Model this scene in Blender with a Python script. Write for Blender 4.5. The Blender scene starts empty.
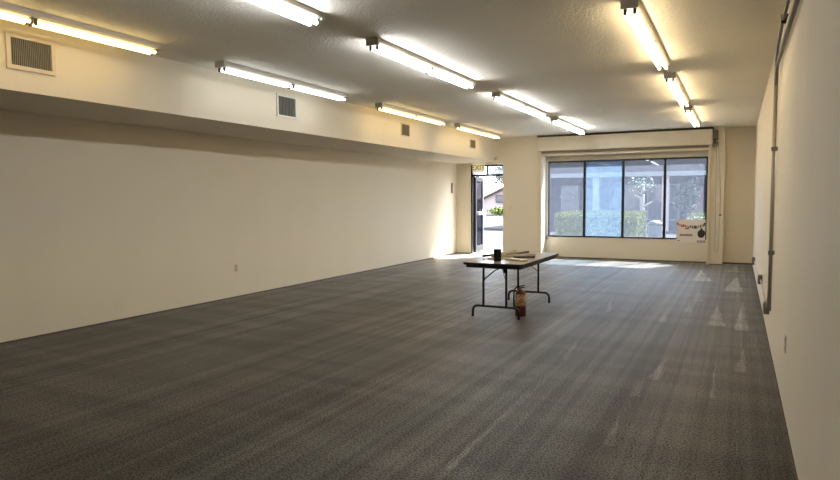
import bpy, bmesh, math, random
from mathutils import Vector, Matrix
random.seed(7)
S = 1.5                      # metres per layout unit (eye height); layout z = 0 is eye level
scene = bpy.context.scene
COL = scene.collection
PI = math.pi
def P(x, y, z): return Vector((x*S, y*S, (z+1)*S))

# ------------------------------------------------------------------ materials
def mat(name, base=(.5,.5,.5), rough=.6, metal=0., noise=None, bump=None, emit=None, spec=.5, sheen=0):
    m = bpy.data.materials.new(name); m.use_nodes = True
    nt = m.node_tree; b = nt.nodes['Principled BSDF']
    b.inputs['Base Color'].default_value = (*base, 1)
    b.inputs['Roughness'].default_value = rough
    b.inputs['Metallic'].default_value = metal
    b.inputs['Specular IOR Level'].default_value = spec
    if sheen:
        b.inputs['Sheen Weight'].default_value = sheen
        b.inputs['Sheen Roughness'].default_value = .5
    tc = nt.nodes.new('ShaderNodeTexCoord')
    if noise:                # (scale, second colour, (sx,sy,sz), contrast)
        mp = nt.nodes.new('ShaderNodeMapping'); mp.inputs['Scale'].default_value = noise[2]
        nt.links.new(tc.outputs['Object'], mp.inputs['Vector'])
        n = nt.nodes.new('ShaderNodeTexNoise'); n.inputs['Scale'].default_value = noise[0]; n.inputs['Detail'].default_value = 5
        nt.links.new(mp.outputs[0], n.inputs['Vector'])
        r = nt.nodes.new('ShaderNodeValToRGB')
        r.color_ramp.elements[0].position = .5-noise[3]; r.color_ramp.elements[1].position = .5+noise[3]
        r.color_ramp.elements[0].color = (*base,1); r.color_ramp.elements[1].color = (*noise[1],1)
        nt.links.new(n.outputs['Fac'], r.inputs['Fac']); nt.links.new(r.outputs[0], b.inputs['Base Color'])
    if bump:                 # (scale, strength, distance)
        n2 = nt.nodes.new('ShaderNodeTexNoise'); n2.inputs['Scale'].default_value = bump[0]; n2.inputs['Detail'].default_value = 3
        nt.links.new(tc.outputs['Object'], n2.inputs['Vector'])
        bp = nt.nodes.new('ShaderNodeBump'); bp.inputs['Strength'].default_value = bump[1]; bp.inputs['Distance'].default_value = bump[2]
        nt.links.new(n2.outputs['Fac'], bp.inputs['Height']); nt.links.new(bp.outputs[0], b.inputs['Normal'])
    if emit:
        b.inputs['Emission Color'].default_value = (*emit[0],1); b.inputs['Emission Strength'].default_value = emit[1]
    return m

def glass(name, tint, haze, gloss):
    m = bpy.data.materials.new(name); m.use_nodes = True
    nt = m.node_tree; nt.nodes.clear()
    out = nt.nodes.new('ShaderNodeOutputMaterial')
    tr = nt.nodes.new('ShaderNodeBsdfTransparent'); tr.inputs[0].default_value = (*tint,1)
    gl = nt.nodes.new('ShaderNodeBsdfGlossy'); gl.inputs['Roughness'].default_value = .03; gl.inputs[0].default_value = (.9,.93,1,1)
    tl = nt.nodes.new('ShaderNodeBsdfTranslucent'); tl.inputs[0].default_value = (.66,.76,1,1)
    tc = nt.nodes.new('ShaderNodeTexCoord')
    n = nt.nodes.new('ShaderNodeTexNoise'); n.inputs['Scale'].default_value = 11; n.inputs['Detail'].default_value = 8; n.inputs['Roughness'].default_value = .75
    nt.links.new(tc.outputs['Object'], n.inputs['Vector'])
    mr = nt.nodes.new('ShaderNodeMapRange'); mr.inputs['From Min'].default_value = .35; mr.inputs['From Max'].default_value = .7
    mr.inputs['To Min'].default_value = haze*.75; mr.inputs['To Max'].default_value = haze*1.35
    nt.links.new(n.outputs['Fac'], mr.inputs['Value'])
    m1 = nt.nodes.new('ShaderNodeMixShader'); nt.links.new(mr.outputs[0], m1.inputs[0])
    nt.links.new(tr.outputs[0], m1.inputs[1]); nt.links.new(tl.outputs[0], m1.inputs[2])
    m2 = nt.nodes.new('ShaderNodeMixShader'); m2.inputs[0].default_value = gloss
    nt.links.new(m1.outputs[0], m2.inputs[1]); nt.links.new(gl.outputs[0], m2.inputs[2])
    nt.links.new(m2.outputs[0], out.inputs[0])
    return m

WALLC = (.80,.73,.60)
M = {}
M['wall'] = mat('cream_wall_paint', WALLC, .75, noise=(1.3,(.77,.70,.57),(1,1,.25),.25), bump=(90,.16,.01))
M['wall_right'] = mat('scuffed_cream_wall_paint', WALLC, .7, noise=(2.2,(.765,.69,.555),(.3,.8,.12),.25), bump=(70,.3,.012))
M['ceil'] = mat('textured_ceiling_paint', (.92,.88,.80), .9, noise=(1.1,(.88,.84,.76),(1,1,1),.2), bump=(38,.55,.02))
M['trim'] = mat('cream_gloss_trim', (.76,.69,.55), .45)
M['reveal'] = mat('white_reveal_paint', (.8,.77,.69), .6)
M['skirting_gap'] = mat('dark_brown_skirting_and_gap', (.10,.075,.055), .8)  # front skirting remnant, and dark gap lines along the side walls
M['black'] = mat('black_metal', (.012,.012,.014), .4, .2)
M['blackplastic'] = mat('black_plastic', (.007,.006,.006), .55, spec=.3)
M['housing'] = mat('fixture_enamel', (.50,.47,.41), .5)
M['cool'] = mat('cool_tube', (.8,.8,.8), .4, emit=((.97,.98,.97), 29))
M['warm'] = mat('warm_tube', (.8,.78,.7), .4, emit=((1.0,.78,.46), 15))
M['cool_dim'] = mat('dim_cool_tube', (.8,.8,.8), .4, emit=((.95,1.0,1.0), 5.0))  # soffit-row tubes set weaker to hold down bright spots on the soffit
M['warm_dim'] = mat('dim_warm_tube', (.8,.78,.7), .4, emit=((1.0,.71,.28), 5.8))  # warm soffit-row tubes, strength lowered for the same reason
M['socket'] = mat('socket_plastic', (.10,.095,.085), .5)
M['ventframe'] = mat('vent_cream', (.68,.60,.47), .5)
M['ventwhite'] = mat('vent_white', (.72,.70,.65), .5)
M['ventslat'] = mat('vent_slat_grey', (.36,.34,.30), .5)
M['ventslatdark'] = mat('vent_slat_taupe', (.30,.27,.225), .5)
M['ventdark'] = mat('vent_duct_dark', (.02,.017,.014), .9)
M['galv'] = mat('galvanised_conduit', (.42,.40,.36), .45, .6)
M['galvdark'] = mat('weathered_conduit', (.20,.185,.16), .5, .5)
M['galvmid'] = mat('dull_conduit', (.33,.30,.25), .5, .4)
M['brown'] = mat('shutter_bottom_bar_brown', (.20,.15,.10), .5)
M['darkgap'] = mat('shutter_slot_dark', (.035,.028,.022), .7)
M['plate'] = mat('ivory_plate', (.70,.64,.52), .4)
M['plateslot'] = mat('ivory_plate_slots', (.45,.40,.32), .4)
M['glass'] = glass('dusty_window_glass', (.64,.67,.71), .012, .022)
M['film'] = glass('blue_film_glass', (.42,.54,.64), .028, .022)
M['leafglass'] = glass('tinted_door_glass', (.20,.215,.25), .02, .05)
M['clear'] = glass('door_glass', (.70,.72,.76), .03, .05)
M['tabletop'] = mat('speckled_laminate', (.25,.21,.165), .28, noise=(120,(.20,.17,.135),(1,1,1),.15))
M['red'] = mat('red_enamel', (.095,.010,.009), .4)
M['label'] = mat('stained_label_paper', (.62,.52,.36), .6, noise=(26,(.30,.13,.06),(1,1,1.4),.13))
M['brass'] = mat('dull_valve_metal', (.30,.25,.18), .4, .7)
M['tan'] = mat('pale_bare_wood', (.50,.40,.27), .6, noise=(30,(.38,.29,.19),(8,1,1),.2))
M['palewood'] = mat('whitewashed_wood', (.70,.62,.48), .6, noise=(30,(.58,.49,.36),(8,1,1),.2))
M['darkwood'] = mat('dark_stained_wood', (.10,.075,.045), .5, noise=(30,(.06,.042,.026),(8,1,1),.2))
M['paper'] = mat('poster_paper', (.80,.75,.70), .7)
M['ink'] = mat('poster_black_ink', (.03,.015,.018), .7)
M['inkgrey'] = mat('poster_grey_ink', (.22,.17,.16), .7)
M['inkred'] = mat('poster_red_ink', (.55,.06,.04), .7)
M['signface'] = mat('exit_sign_face', (.72,.66,.47), .5, emit=((.9,.83,.55), .25))
M['signgreen'] = mat('exit_sign_olive_letters', (.30,.30,.06), .5)
M['alu'] = mat('brushed_aluminium', (.75,.74,.72), .35, .6)
M['greystile'] = mat('grey_door_stile', (.03,.032,.038), .5, .2)
# outdoors
M['concrete'] = mat('pale_concrete', (0.0605,0.0594,0.0605), .9, noise=(1.2,(0.05225,0.05115,0.0517),(1,1,1),.2), spec=.08)
M['asphalt'] = mat('sun_bleached_asphalt', (0.0165,0.01595,0.0187), .9, noise=(.8,(0.01375,0.01348,0.0154),(1,1,1),.2), spec=.08)
M['facade'] = mat('dark_plum_stucco', (0.034,0.030,0.037), .85, noise=(.7,(0.026,0.023,0.029),(1,1,1),.2), spec=.08)
M['fascia'] = mat('white_fascia', (0.21,0.21,0.205), .7, spec=.08)
M['shopglass'] = mat('dark_shop_glass', (.03,.034,.045), .12)
M['shopdoor'] = mat('brown_shop_door', (0.156,0.09,0.06), .6)
M['roofdark'] = mat('dark_shingle', (0.0112,0.0104,0.012), .9, noise=(3,(0.008,0.0076,0.0088),(1,1,3),.2), spec=.08)
M['stucco'] = mat('pink_white_stucco', (0.40,0.31,0.29), .9, spec=.08)
M['tile'] = mat('pink_clay_tile', (0.279,0.198,0.18), .85, noise=(2,(0.234,0.162,0.1485),(6,1,1),.2), spec=.08)
M['eave'] = mat('brown_eave_board', (0.06,0.039,0.03), .7)
M['hedge'] = mat('clipped_hedge_leaf', (0.065,0.08,0.018), .7, noise=(5,(0.15,0.165,0.045),(1,1,1),.25), spec=.08)
M['hedgecore'] = mat('hedge_inner_leaf', (0.024,0.042,0.0108), .9, noise=(14,(0.042,0.066,0.018),(1,1,1),.2), bump=(20,.8,.05), spec=.08)
M['bush'] = mat('bush_leaf', (0.078,0.12,0.024), .7, noise=(5,(0.144,0.174,0.054),(1,1,1),.25), spec=.08)
M['treeleaf'] = mat('tree_leaf', (0.132,0.144,0.12), .7, noise=(2,(0.192,0.198,0.174),(1,1,1),.25), spec=.08)
M['blossom'] = mat('pale_tree_leaf', (0.187,0.22,0.187), .7, noise=(3,(0.121,0.165,0.121),(1,1,1),.25), spec=.08)
M['darkleaf'] = mat('dark_tree_leaf', (0.027,0.036,0.021), .7, noise=(3,(0.048,0.06,0.036),(1,1,1),.25), spec=.08)
M['bark'] = mat('pale_bark', (0.231,0.209,0.1815), .9, noise=(6,(0.165,0.1485,0.132),(1,1,.2),.2))
M['bin'] = mat('pebbled_bin_concrete', (0.072,0.09,0.09), .9, noise=(40,(0.132,0.144,0.144),(1,1,1),.2))
M['binlid'] = mat('dark_bin_lid', (0.03,0.033,0.036), .5)

def carpet_material():
    m = mat('charcoal_loop_carpet', (.06,.055,.05), .62, spec=.55, sheen=.0)
    nt = m.node_tree; b = nt.nodes['Principled BSDF']; L = nt.links
    tc = nt.nodes.new('ShaderNodeNewGeometry')
    def noise(scale, sc, det=4):
        mp = nt.nodes.new('ShaderNodeMapping'); mp.inputs['Scale'].default_value = sc
        L.new(tc.outputs['Position'], mp.inputs['Vector'])
        n = nt.nodes.new('ShaderNodeTexNoise'); n.inputs['Scale'].default_value = scale; n.inputs['Detail'].default_value = det
        L.new(mp.outputs[0], n.inputs['Vector']); return n.outputs['Fac']
    def math_(op, a, b_=None, c=None):
        n = nt.nodes.new('ShaderNodeMath'); n.operation = op
        for i, v in enumerate((a, b_, c)):
            if v is None: continue
            if isinstance(v, (int, float)): n.inputs[i].default_value = v
            else: L.new(v, n.inputs[i])
        return n.outputs[0]
    def rng(v, a, b_, c, d):
        n = nt.nodes.new('ShaderNodeMapRange'); n.interpolation_type = 'SMOOTHSTEP'
        n.inputs[1].default_value, n.inputs[2].default_value, n.inputs[3].default_value, n.inputs[4].default_value = a, b_, c, d
        L.new(v, n.inputs[0]); return n.outputs[0]
    sep = nt.nodes.new('ShaderNodeSeparateXYZ'); L.new(tc.outputs['Position'], sep.inputs[0])
    X, Y = sep.outputs[0], sep.outputs[1]
    streak = rng(noise(1.0, (3.6,.16,1), 7), .36, .64, .87, 1.13)          # pile lanes along the room
    thin = rng(noise(1.0, (16,.10,1), 5), .40, .60, .86, 1.18)
    cross = rng(noise(1.0, (.35,3.0,1), 6), .40, .60, .88, 1.13)
    fine = rng(noise(80, (1,1,1), 3), .36, .64, .4, 1.7)                   # loops
    loops = rng(noise(200, (1,1,1), 2), .3, .7, .7, 1.3)
    # vacuum-cleaner strokes: (tip x, tip y, end x, end y, half width) on the floor, metres
    strokes = [(-.22,9.63,-.19,8.04,.103),(.02,13.36,-.04,11.12,.149),(.1,10.25,.07,7.85,.08),(-.64,14.2,-.54,12.3,.177),(-.82,8.91,-.78,8.02,.054),
               (-.56,6.3,-.59,5.41,.052),(-.66,5.44,-.67,4.9,.041),(-.71,4.58,-.66,3.83,.038),(-.14,7.0,-.14,5.1,.02),(-1.43,5.2,-1.41,3.09,.03),
               (-.01,15.6,-.04,14.05,.126),(-.51,11.08,-.48,9.88,.078),(-1.69,9.85,-1.5,8.43,.041),(-1.52,7.16,-1.41,5.73,.033),(-.59,9.93,-.56,8.87,.053),(.1,7.11,.05,5.98,.05)]
    wob = math_('MULTIPLY', math_('SUBTRACT', noise(5, (1,1,1), 3), .5), .07)
    Xw = math_('ADD', X, wob); tri = None
    for k, (tx, ty, ex_, ey, hwid) in enumerate(strokes):
        t = math_('DIVIDE', math_('SUBTRACT', Y, ey), ty-ey)
        dx = math_('ABSOLUTE', math_('SUBTRACT', math_('SUBTRACT', Xw, ex_), math_('MULTIPLY', t, tx-ex_)))
        d = math_('SUBTRACT', math_('MULTIPLY', math_('SUBTRACT', 1.0, t), hwid), dx)
        m_ = math_('MULTIPLY', rng(d, -.004, .014, 0, 1), rng(t, 0, .02, 0, 1))
        m_ = math_('MULTIPLY', m_, 1.0 if k in (0,1,2,3,5) else .6)
        tri = m_ if tri is None else math_('MAXIMUM', tri, m_)
    wedge = math_('ADD', 1.0, math_('MULTIPLY', tri, math_('MULTIPLY', rng(noise(7, (1,.4,1), 3), .3, .7, .6, 1.1), 1.15)))
    edge_ = rng(X, .05, .28, 1, .8)                                        # carpet darker towards the conduit wall
    wedge = math_('MULTIPLY', wedge, edge_)
    f = math_('MULTIPLY', math_('MULTIPLY', math_('MULTIPLY', streak, thin), cross), math_('MULTIPLY', math_('MULTIPLY', fine, loops), wedge))
    mx = nt.nodes.new('ShaderNodeMix'); mx.data_type = 'RGBA'; mx.blend_type = 'MULTIPLY'; mx.inputs[0].default_value = 1
    hue = nt.nodes.new('ShaderNodeMix'); hue.data_type = 'RGBA'
    L.new(rng(noise(1.0, (1.6,.35,1), 3), .35, .65, 0, 1), hue.inputs[0])
    hue.inputs[6].default_value = (.053,.043,.034,1); hue.inputs[7].default_value = (.046,.043,.035,1)
    L.new(hue.outputs[2], mx.inputs[6])
    cc = nt.nodes.new('ShaderNodeCombineColor'); [L.new(f, cc.inputs[i]) for i in range(3)]
    L.new(cc.outputs[0], mx.inputs[7]); L.new(mx.outputs[2], b.inputs['Base Color'])
    bp = nt.nodes.new('ShaderNodeBump'); bp.inputs['Strength'].default_value = .25; bp.inputs['Distance'].default_value = .003
    L.new(fine, bp.inputs['Height']); L.new(bp.outputs[0], b.inputs['Normal'])
    b.inputs['Sheen Roughness'].default_value = .2; b.inputs['Roughness'].default_value = .5
    L.new(math_('MULTIPLY', f, .58), b.inputs['Sheen Weight']); L.new(math_('MULTIPLY', f, .28), b.inputs['Specular IOR Level'])
    return m
M['carpet'] = carpet_material()

# ------------------------------------------------------------------ mesh builder (world coordinates)
class MB:
    def __init__(s): s.bm = bmesh.new(); s.smooth = []
    def quad(s, pts):
        return s.bm.faces.new([s.bm.verts.new(p) for p in pts])
    def boxm(s, a, b, bev=0):
        x0,y0,z0 = a; x1,y1,z1 = b
        c = Vector(((x0+x1)/2,(y0+y1)/2,(z0+z1)/2))
        r = bmesh.ops.create_cube(s.bm, size=1, matrix=Matrix.Translation(c) @ Matrix.Diagonal((abs(x1-x0),abs(y1-y0),abs(z1-z0),1)))
        if bev:
            ed = list({e for v in r['verts'] for e in v.link_edges})
            bmesh.ops.bevel(s.bm, geom=ed, offset=bev, segments=2, affect='EDGES', profile=.5)
        return s
    def box(s, x0,x1,y0,y1,z0,z1, bev=0):
        return s.boxm(P(x0,y0,z0), P(x1,y1,z1), bev)
    def obox(s, c, u, v, w, hu, hv, hw, bev=0):       # oriented box, metres
        m = Matrix((u.normalized(), v.normalized(), w.normalized())).transposed().to_4x4()
        r = bmesh.ops.create_cube(s.bm, size=1, matrix=Matrix.Translation(c) @ m @ Matrix.Diagonal((2*hu,2*hv,2*hw,1)))
        if bev:
            ed = list({e for q in r['verts'] for e in q.link_edges})
            bmesh.ops.bevel(s.bm, geom=ed, offset=bev, segments=2, affect='EDGES', profile=.5)
        return s
    def tube(s, pts, r, n=10, cap=True):
        pts = [Vector(p) for p in pts]; rings = []
        t0 = (pts[1]-pts[0]).normalized()
        up = Vector((0,0,1)) if abs(t0.z) < .9 else Vector((1,0,0))
        nrm = t0.cross(up).normalized()
        for i, p in enumerate(pts):
            a = pts[max(i-1,0)]; b = pts[min(i+1,len(pts)-1)]
            t = (b-a).normalized(); nrm = (nrm - t*nrm.dot(t)).normalized(); bi = t.cross(nrm)
            rr = r[i] if isinstance(r, (list,tuple)) else r
            rings.append([s.bm.verts.new(p + rr*(math.cos(2*PI*k/n)*nrm + math.sin(2*PI*k/n)*bi)) for k in range(n)])
        for i in range(len(rings)-1):
            for k in range(n):
                f = s.bm.faces.new((rings[i][k], rings[i][(k+1)%n], rings[i+1][(k+1)%n], rings[i+1][k])); f.smooth = True
        if cap:
            s.bm.faces.new(rings[0][::-1]); s.bm.faces.new(rings[-1])
        return s
    def lathe(s, c, prof, n=28):                     # prof: (radius, z) list, metres
        c = Vector(c); rings = []
        for (r, z) in prof:
            rings.append([s.bm.verts.new(c + Vector((r*math.cos(2*PI*k/n), r*math.sin(2*PI*k/n), z))) for k in range(n)])
        for i in range(len(rings)-1):
            for k in range(n):
                f = s.bm.faces.new((rings[i][k], rings[i][(k+1)%n], rings[i+1][(k+1)%n], rings[i+1][k])); f.smooth = True
        s.bm.faces.new(rings[0][::-1]); s.bm.faces.new(rings[-1])
        return s
    def leaves(s, pts, size, flat=.0):
        for p in pts:
            a = Vector((random.gauss(0,1),random.gauss(0,1),random.gauss(0,1)*(1-flat))).normalized()
            b = a.orthogonal().normalized(); b.rotate(Matrix.Rotation(random.uniform(0,6.28),3,a))
            k = size*random.uniform(.6,1.3)
            q = a.cross(b)
            s.quad([p-b*k, p+q*k*.45, p+b*k, p-q*k*.45])
        return s
    def obj(s, name, m, parent=None, recalc=True):
        if recalc: bmesh.ops.recalc_face_normals(s.bm, faces=s.bm.faces)
        if parent is None:
            xs = [v.co for v in s.bm.verts]
            o0 = Vector(((min(c.x for c in xs)+max(c.x for c in xs))/2, (min(c.y for c in xs)+max(c.y for c in xs))/2, min(c.z for c in xs)))
        else: o0 = wloc(parent)
        for v in s.bm.verts: v.co -= o0
        me = bpy.data.meshes.new(name); s.bm.to_mesh(me); s.bm.free()
        me.materials.append(m)
        o = bpy.data.objects.new(name, me); COL.objects.link(o)
        if parent is None: o.location = o0
        else: o.parent = parent
        return o
def wloc(o):
    v = Vector(o.location)
    while o.parent: o = o.parent; v += o.location
    return v
def tag(o, label, cat, group=None, kind=None):
    o['label'] = label; o['category'] = cat
    if group: o['group'] = group
    if kind: o['kind'] = kind
    return o
def thing(name, loc, label, cat, group=None):
    o = bpy.data.objects.new(name, None); o.empty_display_size = .1; COL.objects.link(o); o.location = loc
    return tag(o, label, cat, group)
def struct(o, label=None, cat=None):
    o['kind'] = 'structure'
    if label: o['label'] = label
    if cat: o['category'] = cat
    return o
def dup(root, loc, label):
    r = root.copy(); COL.objects.link(r); r.location = loc; r['label'] = label
    for ch in root.children:
        c = ch.copy(); COL.objects.link(c); c.parent = r
        for g in ch.children:
            d = g.copy(); COL.objects.link(d); d.parent = c
    return r

# ------------------------------------------------------------------ room shell
XL, XR, YB, YD, YN, YW = -4.6, .213, -1.7, 10.6, 10.3, 10.5
ZC, ZS, XS = 1.035, .64, -3.76
struct(MB().box(XL-.15,XR+.15,YB-.1,10.70,-1.08,-1).obj('floor', M['carpet']), 'dark charcoal grey carpet covering the whole floor', 'floor')
struct(MB().box(XL-.15,XR+.15,YB-.1,10.64,ZC,ZC+.1).obj('ceiling', M['ceil']), 'textured off-white ceiling carrying the fluorescent lights', 'ceiling')
struct(MB().box(XL-.15,XL,YB-.1,10.70,-1.08,ZC+.1).obj('wall_left', M['wall']), 'long plain cream wall below the soffit', 'wall')
struct(MB().box(XR,XR+.15,YB-.1,10.64,-1.08,ZC+.1).obj('wall_right', M['wall_right']), 'cream wall carrying the metal conduit', 'wall')
struct(MB().box(XL-.15,XR+.15,YB-.2,YB,-1.08,ZC+.1).obj('wall_back', M['wall']), 'plain wall opposite the window', 'wall')
struct(MB().box(XL-.05,XS,YB-.05,YN+.02,ZS,ZC+.05,).obj('wall_soffit', M['wall']), 'boxed soffit with vents running along the long wall', 'soffit')
DL, DR = -4.315, -3.604          # door opening
WX0, WX1, WZ0, WZ1 = -2.87, -.418, -.645, .618
NR = -2.912                      # recess edges
f = MB()
f.box(XL-.05, DL, YD, 10.68, -1.05, ZC+.05)
f.box(DL-.05, DR+.05, YD, 10.68, .60, ZC+.05)
f.box(XL-.05, XS+.01, YN-.01, YD+.05, ZS, ZC+.05)
f.box(DR, NR, YN, 10.66, -1.05, ZC+.05)
f.box(XS-.05, DR+.01, YN, YD+.05, .60, ZC+.05)
f.box(NR-.05, -.36, YW, 10.62, -1.05, WZ0)
f.box(NR-.05, -.36, YW, 10.62, WZ1, ZC+.05)
f.box(NR-.05, WX0, YW, 10.62, WZ0-.05, WZ1+.05)
f.box(WX1, -.36, YW, 10.62, WZ0-.05, WZ1+.05)
f.box(-.392, -.185, YN, 10.62, -1.05, ZC+.05)
f.box(-.2, XR+.05, YW, 10.62, -1.05, ZC+.05)
struct(f.obj('wall_front', M['wall']), 'cream front wall holding the shop window and the entrance', 'wall')
struct(MB().box(NR-.001, NR+.006, YN+.002, YW, -1, .69).obj('trim_1', M['reveal']), 'white side return of the window recess', 'trim')
b = MB()
b.box(XL, DL, YD-.008, YD, -1, -.985); b.box(NR, -.392, YW-.008, YW, -1, -.982); b.box(DR, NR, YN-.008, YN, -1, -.985)
b.box(-.392,-.185, YN-.006, YN, -1, -.99); b.box(-.185, XR, YW-.008, YW, -1, -.978)
struct(b.obj('baseboard_front', M['skirting_gap']), 'thin dark strip where the front wall meets the carpet', 'baseboard')
struct(MB().box(XL, XL+.006, YB, YD, -1, -.991).obj('gap_line_left', M['skirting_gap']), 'thin dark line at the foot of the long wall', 'baseboard')  # no baseboard: thin strip coloured dark in place of the gap
struct(MB().box(XR-.006, XR, YB, YW, -1, -.991).obj('gap_line_right', M['skirting_gap']), 'thin dark line at the foot of the conduit wall', 'baseboard')  # dark-coloured strip in place of the gap by the carpet, not a baseboard

struct(MB().box(WX0-.032, WX0, YW-.012, YW+.002, WZ0, WZ1+.03).obj('trim_2', M['reveal']), 'white casing strip along the window side', 'trim')
# window
fw = .017
w = MB(); yg0, yg1 = YW-.012, YW+.06
w.box(WX0, WX1, yg0, yg1, WZ0, WZ0+fw*1.3); w.box(WX0, WX1, yg0, yg1, WZ1-fw*1.3, WZ1)
w.box(WX0, WX0+fw*1.2, yg0, yg1, WZ0, WZ1); w.box(WX1-fw*1.2, WX1, yg0, yg1, WZ0, WZ1)
win = struct(w.obj('window_1', M['black']), 'wide black-framed shop window of four panes', 'window')
mx = [-2.262, -1.648, -1.022]
for x in mx: MB().box(x-.018, x+.018, yg0, yg1, WZ0+fw, WZ1-fw).obj('mullion', M['black'], win)
xs = [WX0]+mx+[WX1]
for i in range(4):
    g = MB().box(xs[i]+.012, xs[i+1]-.012, YW+.034, YW+.038, WZ0+.012, WZ1-.012).obj('glass_pane', M['film' if i == 1 else 'glass'], win)
    if i == 1: g['label'] = 'pane covered in pale blue film'

# entrance door
d = MB()
d.box(DL, DL+.03, YD-.012, YD+.09, -1, .6); d.box(DR-.01, DR+.03, YD-.012, YD+.09, -1, .6)
d.box(DL, DR+.03, YD-.012, YD+.09, .40, .435); d.box(DL, DR+.03, YD-.012, YD+.09, .575, .60)
d.box(-4.02,-4.0, YD, YD+.06, .43, .58)
door = struct(d.obj('door_1', M['black']), 'black-framed glass entrance door standing open under a transom', 'door')
MB().box(DL+.02, DR, YD+.03, YD+.034, .43, .58).obj('transom_glass', M['clear'], door)
MB().box(DL, DR+.03, YD-.03, YD+.2, -1.004, -.988).obj('threshold', M['alu'], door)
lx = DL+.035; ly0, ly1 = YD+.06, YD+.74       # leaf swung outwards
leaf = MB(); 
leaf.box(lx, lx+.03, ly0, ly0+.085, -.985, .395); leaf.box(lx, lx+.03, ly0, ly1, -.985, -.87); leaf.box(lx, lx+.03, ly0, ly1, .32, .395)
leaf = leaf.obj('door_leaf', M['black'], door)
MB().box(lx-.002, lx+.032, ly1-.09, ly1, -.985, .395).obj('lock_stile', M['greystile'], leaf)
MB().box(lx+.012, lx+.016, ly0+.06, ly1-.06, -.9, .34).obj('leaf_glass', M['leafglass'], leaf)
k = MB(); k.box(lx+.03, lx+.075, ly0+.1, ly1-.03, -.30, -.24, .01); k.box(lx+.03, lx+.06, ly1-.13, ly1-.02, -.34, -.20, .01)
k.obj('push_bar', M['alu'], leaf)
hinge = P(lx, ly0, -1)-wloc(door)
rotm = Matrix.Translation(hinge) @ Matrix.Rotation(math.radians(9), 4, 'Z') @ Matrix.Translation(-hinge)
leaf.location = rotm.to_translation(); leaf.rotation_euler = rotm.to_euler()

# ------------------------------------------------------------------ roll shutter over the window
YH = 10.2
sh = thing('roller_shutter', P((NR-.09-.37)/2, YN-.03, -1), 'cream roll-down security shutter boxed above the shop window', 'shutter')
MB().box(-2.98, -.355, YH, YN, .775, 1.0, .008).obj('shutter_housing', M['trim'], sh)
MB().box(-2.985, -.35, YH+.012, YN, 1.0, 1.03).obj('housing_top_slot', M['darkgap'], sh)
MB().box(-2.93, -.40, YH+.05, YN+.05, .735, .772).obj('bottom_bar', M['brown'], sh)
MB().box(-2.93, -.40, YH+.08, YN+.04, .70, .735).obj('slat_edge', M['trim'], sh)
for x0, x1 in ((-2.955,-2.915), (-.405,-.368)):
    r = MB(); r.box(x0, x1, YN-.045, YN-.001, -1, .775); r.box(x0+.011, x1-.011, YN-.058, YN-.04, -1, .775)
    r.obj('guide_rail', M['trim'], sh)
br = MB(); br.box(-.352,-.338, YH-.02, YN, .74, 1.02); br.lathe(P(-.31, YH+.05, .80), [(.02,-.03),(.055,-.03),(.055,.0),(.03,.02),(.03,.05),(.05,.06),(.05,.10),(.02,.11)], 16)
br.box(-.335,-.28, YH+.02, YH+.08, .88, .98)
br.obj('winch_bracket', M['galvdark'], sh)
pts = []; yc = YH+.05
for t in range(33):
    a = t/32
    if a < .46: pts.append(P(-.302+.03*a, yc, .78-a/.46*1.55))
    elif a < .54:
        q = (a-.46)/.08*PI; pts.append(P(-.268-.02*math.cos(q), yc, -.77-.04*math.sin(q)))
    else: pts.append(P(-.248+.03*math.sin((a-.54)/.46*PI)-.03*(a-.54)/.46, yc, -.77+(a-.54)/.46*1.55))
ch = MB().tube(pts, .006, 6).obj('pull_chain', M['galv'], sh)
MB().lathe(P(-.228, yc, -.26), [(.012,-.02),(.022,-.012),(.024,.0),(.022,.012),(.012,.02)], 12).obj('chain_clip', M['galvdark'], ch)

# ------------------------------------------------------------------ fluorescent lights
LEN = 1.66
def make_light(kind, x, y, label):
    base = P(x, y, ZC)
    t = thing('fluorescent_light', base, label, 'ceiling light', 'twin-row strip lights on the ceiling')
    L = LEN*S; hw = .066
    def box(a, b, bev=0): return MB().boxm(base+Vector(a), base+Vector(b), bev)
    h = MB(); prof = [(-hw,0),(-hw,-.04),(-hw+.02,-.062),(hw-.02,-.062),(hw,-.04),(hw,0)]
    A = [h.bm.verts.new(base+Vector((px,-L/2,pz))) for px,pz in prof]; B = [h.bm.verts.new(base+Vector((px,L/2,pz))) for px,pz in prof]
    for i in range(6): h.bm.faces.new((A[i],A[(i+1)%6],B[(i+1)%6],B[i]))
    h.bm.faces.new(A); h.bm.faces.new(B)
    h.obj('housing', M['housing'], t)
    for s in (-1,1): box((-hw-.003, s*L/2-.012, -.070), (hw+.003, s*L/2+.012, 0), .004).obj('end_cap', M['housing'], t)
    for sx in (-.036,.036):
        for yy in (-L/2+.03, -.018, .018, L/2-.03):
            box((sx-.013, yy-.011, -.112), (sx+.013, yy+.011, -.055), .004).obj('lamp_holder', M['socket'], t)
        for y0, y1 in ((-L/2+.042, -.03), (.03, L/2-.042)):
            MB().tube([base+Vector((sx,y0,-.092)), base+Vector((sx,y1,-.092))], .015, 12).obj('tube', M[kind], t)
    return t
ZF = 0
warm = make_light('warm', -.53, 4.32, 'warm white strip light farthest from the window in the row beside the conduit wall')
cool = make_light('cool', -2.125, 4.37, 'cool white strip light second from the end in the middle ceiling row')
def lx_(proto, x, y, label): return dup(proto, P(x, y, ZC), label)
lx_(warm, -.53, 6.50, 'warm white strip light between two others in the row beside the conduit wall')
lx_(warm, -.53, 8.64, 'warm white strip light closest to the shutter box in the row beside the conduit wall')
lx_(cool, -2.125, 2.10, 'cool white strip light cut off by the top of the photo')
lx_(cool, -2.125, 6.69, 'cool white strip light third along the middle ceiling row')
lx_(cool, -2.125, 8.84, 'cool white strip light closest to the shutter box in the middle ceiling row')
warm2 = make_light('warm_dim', -3.475, 2.17, 'warm white strip light above the big return-air grille')
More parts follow.
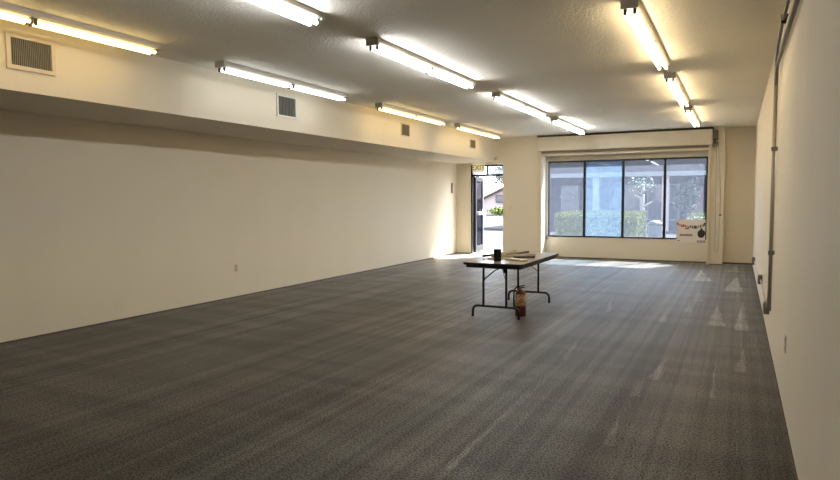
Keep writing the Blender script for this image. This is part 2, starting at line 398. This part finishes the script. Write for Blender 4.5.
make_light('cool_dim', -3.475, 4.41, 'cool white strip light beside the soffit, above the white vent')
lx_(warm2, -3.475, 6.74, 'warm white strip light beside the soffit, after the cool white one')
lx_(warm2, -3.475, 8.86, 'warm white strip light beside the soffit, next to the entrance wall')
# ------------------------------------------------------------------ vents on the soffit
def vent(y0, y1, z0, z1, fr, frm, slm, n, label):
    t = thing('air_vent', P(XS, (y0+y1)/2, z0), label, 'vent', 'air vents on the soffit')
    a = MB(); xo = XS+.012
    a.box(XS, xo, y0, y1, z0, z0+fr); a.box(XS, xo, y0, y1, z1-fr, z1); a.box(XS, xo, y0, y0+fr, z0+fr, z1-fr); a.box(XS, xo, y1-fr, y1, z0+fr, z1-fr)
    a.obj('frame', frm, t)
    MB().box(XS, XS+.001, y0+fr*.5, y1-fr*.5, z0+fr*.5, z1-fr*.5).obj('backing', M['ventdark'], t)
    g = MB()
    for i in range(n):
        y = y0+fr+(y1-y0-2*fr)*(i+.5)/n
        c = P(XS+.005, y, (z0+z1)/2); u = Vector((1,-.25,0))
        g.obox(c, u, Vector((.25,1,0)), Vector((0,0,1)), .007, .0022, (z1-z0-2*fr)*S/2)
    g.obj('louvres', slm, t)
vent(2.195, 2.485, .764, .968, .024, M['ventframe'], M['ventslat'], 22, 'large cream return-air grille with dark slots')
vent(4.56, 4.845, .758, .964, .018, M['ventwhite'], M['ventslat'], 12, 'white framed supply vent under the cool white light')
vent(6.92, 7.15, .785, .945, .012, M['ventframe'], M['ventslatdark'], 12, 'taupe supply vent under the warm light past the white vent')
vent(9.17, 9.40, .79, .933, .012, M['ventframe'], M['ventslatdark'], 12, 'taupe supply vent closest to the entrance wall')

# ------------------------------------------------------------------ conduit on the conduit wall
ct = thing('electrical_conduit', P(XR-.02, 4.52, -.83), 'grey metal conduit running under the ceiling and down the wall to steel boxes', 'conduit')
yv = 4.52
MB().tube([P(XR-.020, YB, .79), P(XR-.020, 3.9, .80), P(XR-.020, yv-.12, .80), P(XR-.02, yv-.03, .77), P(XR-.02, yv, .69), P(XR-.02, yv, .5)], .016, 10).obj('ceiling_pipe', M['galvdark'], ct)
MB().box(XR-.016, XR, YB, 4.35, .825, .885).obj('raceway', M['galv'], ct)
MB().tube([P(XR-.024, YB, .93), P(XR-.024, 4.0, .925), P(XR-.022, 4.4, .90), P(XR-.02, yv+.05, .83), P(XR-.018, yv+.07, .74), P(XR-.018, yv+.07, .5)], .013, 10).obj('ceiling_pipe', M['galvdark'], ct)
for yy in (3.2, 3.85): MB().box(XR-.035, XR, yy-.012, yy+.012, .905, .95).obj('strap', M['black'], ct)
MB().tube([P(XR-.02, yv, .69), P(XR-.02, yv, -.72)], .017, 12).obj('wall_pipe', M['galvmid'], ct)
MB().tube([P(XR-.018, yv+.07, .74), P(XR-.018, yv+.07, -.45), P(XR-.018, yv+.2, -.66), P(XR-.018, 4.95, -.76)], .011, 10).obj('wall_pipe', M['galv'], ct)
for z in (.3,-.35): MB().box(XR-.035, XR, yv-.016, yv+.016, z-.012, z+.012).obj('strap', M['galvdark'], ct)
for yy, zz, s_ in ((5.0,-.775,.042),(6.4,-.74,.04),(9.0,-.81,.045)):
    MB().box(XR-.034, XR, yy-s_, yy+s_, zz-s_, zz+s_, .005).obj('junction_box', M['galvdark'], ct)
    MB().box(XR-.038, XR-.033, yy-s_*.8, yy+s_*.8, zz-s_*.8, zz+s_*.8).obj('box_cover', M['galv'], ct)
MB().tube([P(XR-.014, 5.0, -.785), P(XR-.014, 6.4, -.74)], .010, 8).obj('link_pipe', M['galv'], ct)
MB().tube([P(XR-.012, 6.4, -.755), P(XR-.012, 9.0, -.81)], .008, 8).obj('link_pipe', M['plate'], ct)

# plates and small devices
def plate_x(name, xw, sgn, y, z, label, cat, slots=True):
    o = MB().box(xw, xw+sgn*.006, y-.026, y+.026, z-.04, z+.04, .003).obj(name, M['plate']); tag(o, label, cat)
    if slots:
        s_ = MB()
        for dz in (-.017,.017): s_.box(xw+sgn*.004, xw+sgn*.008, y-.011, y+.011, z+dz-.011, z+dz+.011, .002)
        s_.obj('socket_face', M['plateslot'] if sgn > 0 else M['plate'], o)
plate_x('wall_outlet', XL, 1, 4.89, -.70, 'ivory power outlet low on the long cream wall', 'outlet')
plate_x('wall_outlet', XR, -1, 3.31, -.675, 'ivory outlet plate on the conduit wall, nearer than the conduit', 'outlet')
o = MB().box(-3.50,-3.44, YN-.006, YN, -.20,-.125,.003).obj('light_switch', M['plate']); tag(o, 'cream switch plate on the wall between door and window', 'switch')
MB().box(-3.476,-3.464, YN-.012, YN-.004, -.175,-.15,.002).obj('toggle', M['trim'], o)
o = MB().box(-3.765,-3.705, YN-.05, YN, .655,.735,.012).obj('motion_sensor', M['ventwhite']); tag(o, 'small white motion sensor above the entrance door', 'sensor')
MB().box(-3.75,-3.72, YN-.056, YN-.045, .665,.70,.004).obj('sensor_lens', M['plateslot'], o)
o = MB().box(XL, XL+.014, 10.34, 10.40, .10,.285,.004).obj('wall_bracket', M['shopdoor']); tag(o, 'narrow brown upright bracket on the long wall beside the entrance', 'bracket')

# exit sign
def text_mesh(name, body, size, mat_, parent, centre, depth=.004):
    cu = bpy.data.curves.new(name, 'FONT'); cu.body = body; cu.size = size; cu.extrude = depth; cu.align_x = 'CENTER'; cu.align_y = 'CENTER'; cu.offset = size*.015
    tmp = bpy.data.objects.new(name+'_src', cu); COL.objects.link(tmp)
    bpy.context.view_layer.update()
    me = bpy.data.meshes.new_from_object(tmp.evaluated_get(bpy.context.evaluated_depsgraph_get()))
    bpy.data.objects.remove(tmp); bpy.data.curves.remove(cu)
    me.transform(Matrix.Rotation(PI/2, 4, 'X')); me.transform(Matrix.Translation(Vector(centre)-wloc(parent)))
    me.materials.clear(); me.materials.append(mat_)
    o = bpy.data.objects.new(name, me); COL.objects.link(o); o.parent = parent
    return o
ye = YD-.12
ex = thing('exit_sign', P(-4.135, ye, .47), 'EXIT sign with olive letters hung above the entrance door', 'sign')
MB().box(-4.245,-4.02, ye, ye+.03, .47,.625,.006).obj('sign_body', M['signface'], ex)
text_mesh('lettering', 'EXIT', .19, M['signgreen'], ex, P(-4.132, ye-.002, .547))
MB().box(-4.15,-4.11, ye+.005, ye+.025, .62, ZS).obj('mount', M['signface'], ex)

# poster in the window (its small print cannot be read: marks only)
yp = YW-.022
po = thing('window_poster', P(-.637, yp, -.70), 'white paper poster with a black figure taped in the shop window corner', 'poster')
MB().box(-.838,-.432, yp, yp+.004, -.70,-.335).obj('sheet', M['paper'], po)
ink = MB(); inkg = MB(); inkr = MB(); cap = MB(); sub = MB(); foot = MB()
def mark(m, x0, x1, z0, z1): m.box(x0, x1, yp-.0015, yp+.001, z0, z1)
rr = random.Random(3)
x = -.80
while x < -.47:
    wdt = rr.uniform(.012,.03); zc = -.425-.03*math.sin((x+.8)*9)
    m_ = inkr if -.765 < x < -.70 else (ink if rr.random() < .45 else inkg)
    mark(m_, x, x+wdt, zc-rr.uniform(.008,.026), zc+rr.uniform(.008,.026)); x += wdt+rr.uniform(.004,.012)
mark(ink,-.836,-.815,-.425,-.39); mark(ink,-.455,-.436,-.43,-.385)
x = -.72
while x < -.66: mark(sub, x, x+.012, -.487,-.465); x += .012
x = -.79
while x < -.62: mark(cap, x, x+.012, -.595,-.56); mark(cap, x+.004, x+.020, -.583,-.57); x += .018
mark(foot,-.825,-.79,-.672,-.66)
x = -.545
while x < -.44: mark(foot, x, x+.012, -.69,-.655); x += .02
def disc(m, cx, cz, rx, rz, n=20):
    vs = [m.bm.verts.new(P(cx+rx*math.cos(2*PI*i/n), yp-.0015, cz+rz*math.sin(2*PI*i/n))) for i in range(n)]
    m.bm.faces.new(vs)
fig = MB(); vs = [fig.bm.verts.new(P(-.488+x*1.05, yp-.0015, -.552+z*.72)) for x,z in ((-.01,.115),(.015,.11),(.02,.075),(.045,.06),(.055,.01),(.042,-.05),(.02,-.085),(-.02,-.088),(-.045,-.05),(-.05,.02),(-.035,.06),(-.015,.075))]
fig.bm.faces.new(vs); fig.obj('figure_print', M['ink'], po, False)
ink.obj('black_print', M['ink'], po, False); inkg.obj('banner_print', M['inkgrey'], po); sub.obj('tagline_print', M['inkgrey'], po); cap.obj('caption_print', M['inkgrey'], po); foot.obj('footer_print', M['inkgrey'], po); inkr.obj('red_print', M['inkred'], po)

# ------------------------------------------------------------------ folding table
TX0, TX1, TY0, TY1, TZ = -2.045, -1.525, 4.82, 5.99, -.53
tb = thing('folding_table', P(-1.785, 5.4, -1), 'folding table with grey-brown laminate top and black bent-tube legs', 'table')
def slab(x0,x1,y0,y1,z0,z1,r,m,name,par,n=6):
    q = MB(); pts = []
    for cx,cy,a0 in ((x1-r,y1-r,0),(x0+r,y1-r,PI/2),(x0+r,y0+r,PI),(x1-r,y0+r,1.5*PI)):
        for i in range(n+1):
            a = a0+PI/2*i/n; pts.append((cx+r*math.cos(a), cy+r*math.sin(a)))
    lo = [q.bm.verts.new(P(x,y,z0)) for x,y in pts]; hi = [q.bm.verts.new(P(x,y,z1)) for x,y in pts]
    for i in range(len(pts)): q.bm.faces.new((lo[i],lo[(i+1)%len(pts)],hi[(i+1)%len(pts)],hi[i]))
    q.bm.faces.new(hi); q.bm.faces.new(lo[::-1])
    return q.obj(name, m, par)
slab(TX0+.006,TX1-.006,TY0+.006,TY1-.006,TZ-.008,TZ+.001,.03,M['tabletop'],'tabletop',tb)
slab(TX0,TX1,TY0,TY1,TZ-.018,TZ-.001,.034,M['blackplastic'],'edge_band',tb)
slab(TX0+.018,TX1-.018,TY0+.02,TY1-.02,TZ-.042,TZ-.016,.03,M['blackplastic'],'apron',tb)
def arc(c, r, a0, a1, n, ax, az):
    return [c + ax*(r*math.cos(a0+(a1-a0)*i/n)) + az*(r*math.sin(a0+(a1-a0)*i/n)) for i in range(n+1)]
for yl, sgn in ((4.945, 1), (5.885, -1)):
    X0, X1, zb = -1.998, -1.592, -.905
    lf = bpy.data.objects.new('leg_frame', None); COL.objects.link(lf); lf.parent = tb; lf.location = P(-1.81, yl, -1)-Vector(tb.location)
    r = .045*S; ax = Vector((1,0,0)); az = Vector((0,0,1))
    pts = [P(X0, yl, -1)] + arc(P(X0, yl, zb)+Vector((r,0,-r)), r, PI, PI/2, 7, ax, az) + arc(P(X1, yl, zb)+Vector((-r,0,-r)), r, PI/2, 0, 7, ax, az) + [P(X1, yl, -1)]
    MB().tube(pts, .015, 10).obj('foot_bar', M['black'], lf)
    for px in (X0, X1): MB().lathe(P(px, yl, -1), [(.015,.0),(.016,.004),(.016,.03),(.0135,.034)], 12).obj('foot_cap', M['blackplastic'], lf)
    for px in (-1.902, -1.70): MB().tube([P(px, yl, zb), P(px, yl, TZ-.03)], .0145, 10).obj('post', M['black'], lf)
    MB().tube([P(-1.902, yl, TZ-.05), P(-1.70, yl, TZ-.05)], .009, 8).obj('hinge_rod', M['black'], lf)
    # folding brace from one post up to the underside
    MB().tube([P(-1.902, yl, -.70), P(-1.897, yl+sgn*.03, -.675), P(-1.86, yl+sgn*.16, -.62), P(-1.80, yl+sgn*.24, -.59), P(-1.80, yl+sgn*.26, -.55)], .0075, 8).obj('brace', M['black'], lf)
    MB().tube([P(-1.70, yl, -.70), P(-1.76, yl+sgn*.10, -.63), P(-1.805, yl+sgn*.22, -.58)], .004, 6).obj('brace', M['black'], lf)
    MB().obox(P(-1.80, yl+sgn*.24, -.605), Vector((1,0,.25)), Vector((0,1,0)), Vector((-.25,0,1)), .032, .006, .065, .003).obj('brace_plate', M['blackplastic'], lf)

# on the table
ZT = TZ+.001
o = MB().lathe(P(-1.805, 5.02, ZT), [(.040,0),(.046,.004),(.050,.145),(.052,.15),(.049,.152),(.046,.145),(.040,.02)], 28).obj('cup', M['blackplastic']); tag(o, 'tall black cup standing on the folding table', 'cup')
MB().lathe(P(-1.805, 5.02, ZT), [(.002,.1),(.0463,.1),(.0463,.1005),(.002,.1005)], 28).obj('cup_fill', M['ventdark'], o)
def strip(p0, p1, wd, th, m, label, lift=0, cat='wood strip'):
    a = P(*p0, ZT); b_ = P(*p1, ZT); u = (b_-a); v = Vector((0,0,1)).cross(u.normalized())
    c = (a+b_)/2 + Vector((0,0,th/2+lift))
    q = MB().obox(c, u, v, Vector((0,0,1)), u.length/2, wd/2, th/2, .002)
    return tag(q.obj('wood_strip', m), label, cat, 'loose strips on the folding table')
strip((-2.0,5.62), (-1.945,5.93), .05, .034, M['palewood'], 'pale wood strip lying closest to the window on the table')
strip((-1.885,5.52), (-1.82,5.93), .05, .026, M['darkwood'], 'dark wood strip just behind the middle of the table pile')
strip((-1.93,5.26), (-1.655,5.60), .055, .034, M['tan'], 'tan wood strip crossing the middle of the table')
strip((-1.985,5.36), (-1.80,5.475), .045, .016, M['darkwood'], 'short dark strip lying behind the cup')
strip((-1.76,5.19), (-1.585,5.07), .11, .024, M['palewood'], 'short flat pale strip next to the cup on the table edge side')
strip((-1.76,5.30), (-1.60,5.42), .03, .028, M['darkwood'], 'stubby dark strip in front of the crossing tan strip')
strip((-1.955,5.50), (-1.915,5.72), .04, .04, M['palewood'], 'pale wood strip lying between the black tool and the dark strip')
strip((-1.93,5.13), (-1.80,5.26), .045, .018, M['palewood'], 'short pale strip tucked right behind the black cup')
a = P(-2.03, 5.25, ZT+.017); b_ = P(-1.965, 5.47, ZT+.017)
o = MB().tube([a, a.lerp(b_,.08), a.lerp(b_,.5), a.lerp(b_,.95), b_], [.006,.016,.017,.016,.012], 12).obj('rolled_tool', M['blackplastic']); tag(o, 'black roll-shaped tool lying on the table beside the cup', 'tool')

# ------------------------------------------------------------------ extinguisher
ec = P(-1.632, 5.12, -1)
fe = thing('fire_extinguisher', ec, 'red fire extinguisher with a cream label standing under the table', 'fire extinguisher')
MB().lathe(ec, [(.062,0),(.069,.006),(.07,.02),(.07,.275),(.066,.297),(.052,.318),(.03,.33),(.022,.335)], 28).obj('cylinder', M['red'], fe)
MB().lathe(ec, [(.0705,.135),(.0712,.136),(.0712,.282),(.0705,.283)], 28).obj('label_wrap', M['label'], fe)
MB().lathe(ec, [(.022,.33),(.026,.335),(.026,.36),(.018,.365),(.018,.385)], 16).obj('valve', M['brass'], fe)
hd = MB(); hd.obox(ec+Vector((.012,0,.372)), Vector((1,0,-.1)), Vector((0,1,0)), Vector((.1,0,1)), .040, .012, .006, .002)
hd.obox(ec+Vector((.012,0,.388)), Vector((1,0,.2)), Vector((0,1,0)), Vector((-.2,0,1)), .042, .012, .006, .002)
hd.obj('squeeze_handle', M['blackplastic'], fe)
MB().tube([ec+Vector((-.012,0,.37)), ec+Vector((-.05,-.01,.372)), ec+Vector((-.081,-.015,.33)), ec+Vector((-.086,-.015,.22)), ec+Vector((-.082,-.012,.10))], [.009,.009,.009,.009,.013], 10).obj('hose', M['blackplastic'], fe)

# ------------------------------------------------------------------ outside the window
ZG = -1.035
struct(MB().box(-40, 30, 10.68, 80, ZG-.1, ZG).obj('ground', M['asphalt']), 'sunlit grey parking lot outside', 'ground')
struct(MB().box(-9, 4, 10.70, 12.9, ZG, ZG+.02).obj('sidewalk', M['concrete']), 'pale concrete walk along the shop front', 'sidewalk')
struct(MB().box(-24, -6.6, 20, 33.2, ZG, ZG+.03).obj('sidewalk_strip', M['concrete']), 'bright concrete strip across the lot by the shrubs', 'sidewalk')
def hedge(x0,x1,y0,y1,z1,label,n):
    t = thing('hedge', P((x0+x1)/2,(y0+y1)/2,ZG), label, 'hedge')
    q = MB().box(x0+.04,x1-.04,y0+.04,y1-.04,ZG,z1-.085,.08); q.obj('inner_growth', M['hedgecore'], t)
    pts = []
    for i in range(n):
        f_ = random.random()
        x = random.uniform(x0,x1); y = random.uniform(y0,y1); z = random.uniform(ZG,z1)
        zt = z1-.055*(1-(y-y0)/(y1-y0))
        z = min(z, zt)
        if f_ < .45: z = zt-random.uniform(0,.03)
        elif f_ < .8: y = y0+random.uniform(0,.05)
        elif f_ < .9: x = x0+random.uniform(0,.05)
        else: x = x1-random.uniform(0,.05)
        pts.append(P(x,y,z))
    MB().leaves(pts, .028, .75).obj('leaves', M['hedge'], t, False)
hedge(-3.26,-1.66,12.4,13.7,-.265,'long clipped box hedge outside the shop window', 14000)
hedge(-1.0,.5,15.6,17.0,-.37,'short clipped hedge beyond the poster', 3500)
def blob_tree(name, x, y, z0, zc, rx, rz, n, leaf, label, cat, mleaf, trunk=.07, size=.09, group=None):
    t = thing(name, P(x,y,z0), label, cat, group)
    base = P(x,y,z0); top = P(x,y,zc)
    if trunk:
        tk = MB().tube([base, base.lerp(top,.3)+Vector((.04,0,0)), base.lerp(top,.65)+Vector((-.05,.03,0)), top], [trunk*1.25,trunk,trunk*.8,trunk*.4], 10)
        for k in range(5):
            a = 2*PI*k/5+.4; s_ = base.lerp(top,.6+.06*k)
            tk.tube([s_, s_+Vector((math.cos(a)*rx*S*.3,math.sin(a)*rx*S*.3,rz*S*.25)), s_+Vector((math.cos(a)*rx*S*.7,math.sin(a)*rx*S*.7,rz*S*.5))], [trunk*.45,trunk*.3,trunk*.1], 6)
        tk.obj('trunk', M['bark'], t)
    cl = [Vector((random.gauss(0,.42)*rx, random.gauss(0,.42)*rx, random.gauss(0,.42)*rz)) for _ in range(26)]
    pts = []
    for i in range(n):
        c = random.choice(cl); k = .30
        q = c+Vector((random.gauss(0,k*rx*.7), random.gauss(0,k*rx*.7), random.gauss(0,k*rz*.7)))
        pts.append(P(x+q.x, y+q.y, max(zc+q.z, z0+.01)))
    MB().leaves(pts, size).obj('foliage', mleaf, t, False)
blob_tree('street_tree', -1.99, 15.6, ZG, .32, .30, .26, 170, 0, 'slim pale-barked tree outside the third window pane', 'tree', M['blossom'], .10, .055)
blob_tree('dark_tree', -1.13, 17.4, ZG, .05, .26, .42, 1100, 0, 'small dark leafy tree seen above the poster', 'tree', M['darkleaf'], .05, .07)
bn = thing('trash_bin', P(-1.655, 15.0, ZG), 'round pebbled trash bin on the lot outside the window', 'trash bin')
MB().lathe(P(-1.655,15.0,ZG), [(.19,0),(.21,.03),(.235,.58),(.245,.62)], 24).obj('bin_body', M['bin'], bn)
MB().lathe(P(-1.655,15.0,ZG), [(.25,.62),(.25,.68),(.17,.76),(.08,.78)], 24).obj('bin_lid', M['binlid'], bn)

sb = thing('shop_building', P(-2, 21, ZG), 'dark plum shop building with a white fascia across the lot', 'building')
MB().box(-6.3, 6, 22.2, 30, ZG, 1.0).obj('facade', M['facade'], sb)
MB().box(-6.4, 6, 20.6, 22.2, .68, .79).obj('walkway_roof', M['facade'], sb)
MB().box(-6.45, 6.05, 20.5, 20.62, .66, .80).obj('fascia', M['fascia'], sb)
rf = MB(); pr = [(20.6,.80),(22.6,2.6),(30,2.6),(30,.80)]
A = [rf.bm.verts.new(P(-6.4,y,z)) for y,z in pr]; B = [rf.bm.verts.new(P(6,y,z)) for y,z in pr]
for i in range(4): rf.bm.faces.new((A[i],A[(i+1)%4],B[(i+1)%4],B[i]))
rf.bm.faces.new(A); rf.bm.faces.new(B); rf.obj('mansard_roof', M['roofdark'], sb)
for x in (-6.2,-4.1,-2.0,.1,2.2): MB().box(x-.1,x+.1,20.7,20.9,ZG,.74).obj('column', M['stucco'], sb)
for x0,x1 in ((-5.6,-4.95),(-3.9,-2.9),(-2.7,-1.7),(-.9,-.1),(.4,1.4)):
    wq = MB().box(x0,x1,22.15,22.25,-.75,.45).obj('shop_window', M['fascia'], sb)
    MB().box(x0+.04,x1-.04,22.12,22.2,-.71,.41).obj('pane', M['shopglass'], wq)
for x0 in (-4.85,-1.5): MB().box(x0,x0+.5,22.14,22.25,ZG,.35).obj('shop_door', M['shopdoor'], sb)
ov = MB(); vs = [ov.bm.verts.new(P(-5.35+.28*math.cos(2*PI*i/24), 22.06, .05+.11*math.sin(2*PI*i/24))) for i in range(24)]
fc = ov.bm.faces.new(vs); ex_ = bmesh.ops.extrude_face_region(ov.bm, geom=[fc]); bmesh.ops.translate(ov.bm, verts=[g for g in ex_['geom'] if isinstance(g, bmesh.types.BMVert)], vec=(0,.12,0))
ov.obj('oval_sign', M['fascia'], sb)

# outside the door
hs = thing('house', P(-14,41,ZG), 'pink-roofed stucco house seen through the entrance door', 'house')
g = MB(); pr = [(-16.8,ZG),(-16.8,-1.0),(-12.1,1.14),(-8.8,-.06),(-8.8,ZG)]
A = [g.bm.verts.new(P(x,38,z)) for x,z in pr]; B = [g.bm.verts.new(P(x,44,z)) for x,z in pr]
for i in range(5): g.bm.faces.new((A[i],A[(i+1)%5],B[(i+1)%5],B[i]))
g.bm.faces.new(A); g.bm.faces.new(B); g.obj('front_gable', M['stucco'], hs)
b0, b1 = P(-16.9,37.9,-1.02), P(-12.1,37.9,1.17)
MB().obox((b0+b1)/2, b1-b0, Vector((0,1,0)), Vector((-.43,0,.9)), (b1-b0).length/2, .25, .09).obj('barge_board', M['eave'], hs)
rf = MB(); pr = [(42,-.15),(46,1.1),(52,-.15)]
A = [rf.bm.verts.new(P(-26,y,z)) for y,z in pr]; B = [rf.bm.verts.new(P(-9.2,y,z)) for y,z in pr]
for i in range(3): rf.bm.faces.new((A[i],A[(i+1)%3],B[(i+1)%3],B[i]))
rf.bm.faces.new(A); rf.bm.faces.new(B); rf.obj('tile_roof', M['tile'], hs)
MB().box(-25.5,-9.5,43,51,ZG,-.1).obj('main_wall', M['stucco'], hs)
wq = MB().box(-13.75,-13.1,37.88,38.05,-.26,.24).obj('house_window', M['eave'], hs)
MB().box(-13.68,-13.17,37.84,37.95,-.2,.18).obj('pane', M['shopglass'], wq)
for i,(x,y,rx,rz,z,lab) in enumerate(((-13.85,34.3,.40,.20,-.80,'round olive shrub by the bright concrete strip'),(-12.1,34.3,.5,.24,-.74,'larger yellow-green shrub beside the round olive shrub'),(-15.2,34.4,.48,.18,-.82,'low shrub partly hidden by the open door'),(-9.9,34.9,.42,.20,-.78,'shrub hidden mostly behind the entrance wall edge'))):
    blob_tree('shrub', x, y, ZG, z, rx, rz, 900, 0, lab, 'shrub', M['bush'], 0, .12, 'shrubs outside the entrance')
for i,(x,y,zc,rx,rz,lab) in enumerate(((-24.5,58,1.7,1.5,1.0,'grey-green tree rising behind the house roof, partly behind the door frame'),(-21.2,61,2.3,1.5,1.2,'tallest grey-green tree behind the house roof'),(-18.2,57,1.6,1.4,.9,'grey-green tree behind the house, half hidden by the entrance wall'))):
    blob_tree('tree', x, y, ZG, zc, rx, rz, 1300, 0, lab, 'tree', M['treeleaf'], .16, .24, 'trees behind the house')

# ------------------------------------------------------------------ light, sky, camera
wd = bpy.data.worlds.new('sky'); scene.world = wd; wd.use_nodes = True
nt = wd.node_tree; bg = nt.nodes['Background']
sky = nt.nodes.new('ShaderNodeTexSky'); sky.sky_type = 'HOSEK_WILKIE'; sky.turbidity = 5; sky.ground_albedo = .3
sd = Vector((.57, 1, 1.28)).normalized()
sky.sun_direction = sd
hz = nt.nodes.new('ShaderNodeHueSaturation'); hz.inputs['Saturation'].default_value = .5
nt.links.new(sky.outputs[0], hz.inputs['Color']); nt.links.new(hz.outputs[0], bg.inputs[0]); bg.inputs[1].default_value = 36.0
su = bpy.data.lights.new('sun', 'SUN'); su.energy = 78; su.angle = .0093; su.color = (1,.96,.9)
so = bpy.data.objects.new('sun', su); COL.objects.link(so); so.rotation_euler = (-sd).to_track_quat('-Z','Y').to_euler(); so.location = (5,25,20)

cam = bpy.data.cameras.new('camera'); co = bpy.data.objects.new('camera', cam); COL.objects.link(co)
cam.sensor_fit = 'HORIZONTAL'; cam.sensor_width = 36; cam.lens = 628/840*36; cam.clip_start = .05; cam.clip_end = 400
yaw, pitch, roll = math.radians(26.826), math.radians(3.736), math.radians(-.319)
fwd = Vector((-math.sin(yaw)*math.cos(pitch), math.cos(yaw)*math.cos(pitch), -math.sin(pitch)))
rt = Vector((math.cos(yaw), math.sin(yaw), 0)); up = rt.cross(fwd)
r2 = math.cos(roll)*rt + math.sin(roll)*up; u2 = -math.sin(roll)*rt + math.cos(roll)*up
mw = Matrix((r2, u2, -fwd)).transposed().to_4x4(); mw.translation = (0,0,S)
co.matrix_world = mw
scene.camera = co
vs_ = scene.view_settings; vs_.view_transform = 'Standard'; vs_.look = 'None'; vs_.gamma = 1; vs_.exposure = .50; vs_.use_curve_mapping = False
scene.cycles.max_bounces = 10; scene.cycles.diffuse_bounces = 6; scene.cycles.transparent_max_bounces = 12
scene.cycles.use_denoising = True; scene.cycles.sample_clamp_indirect = 6
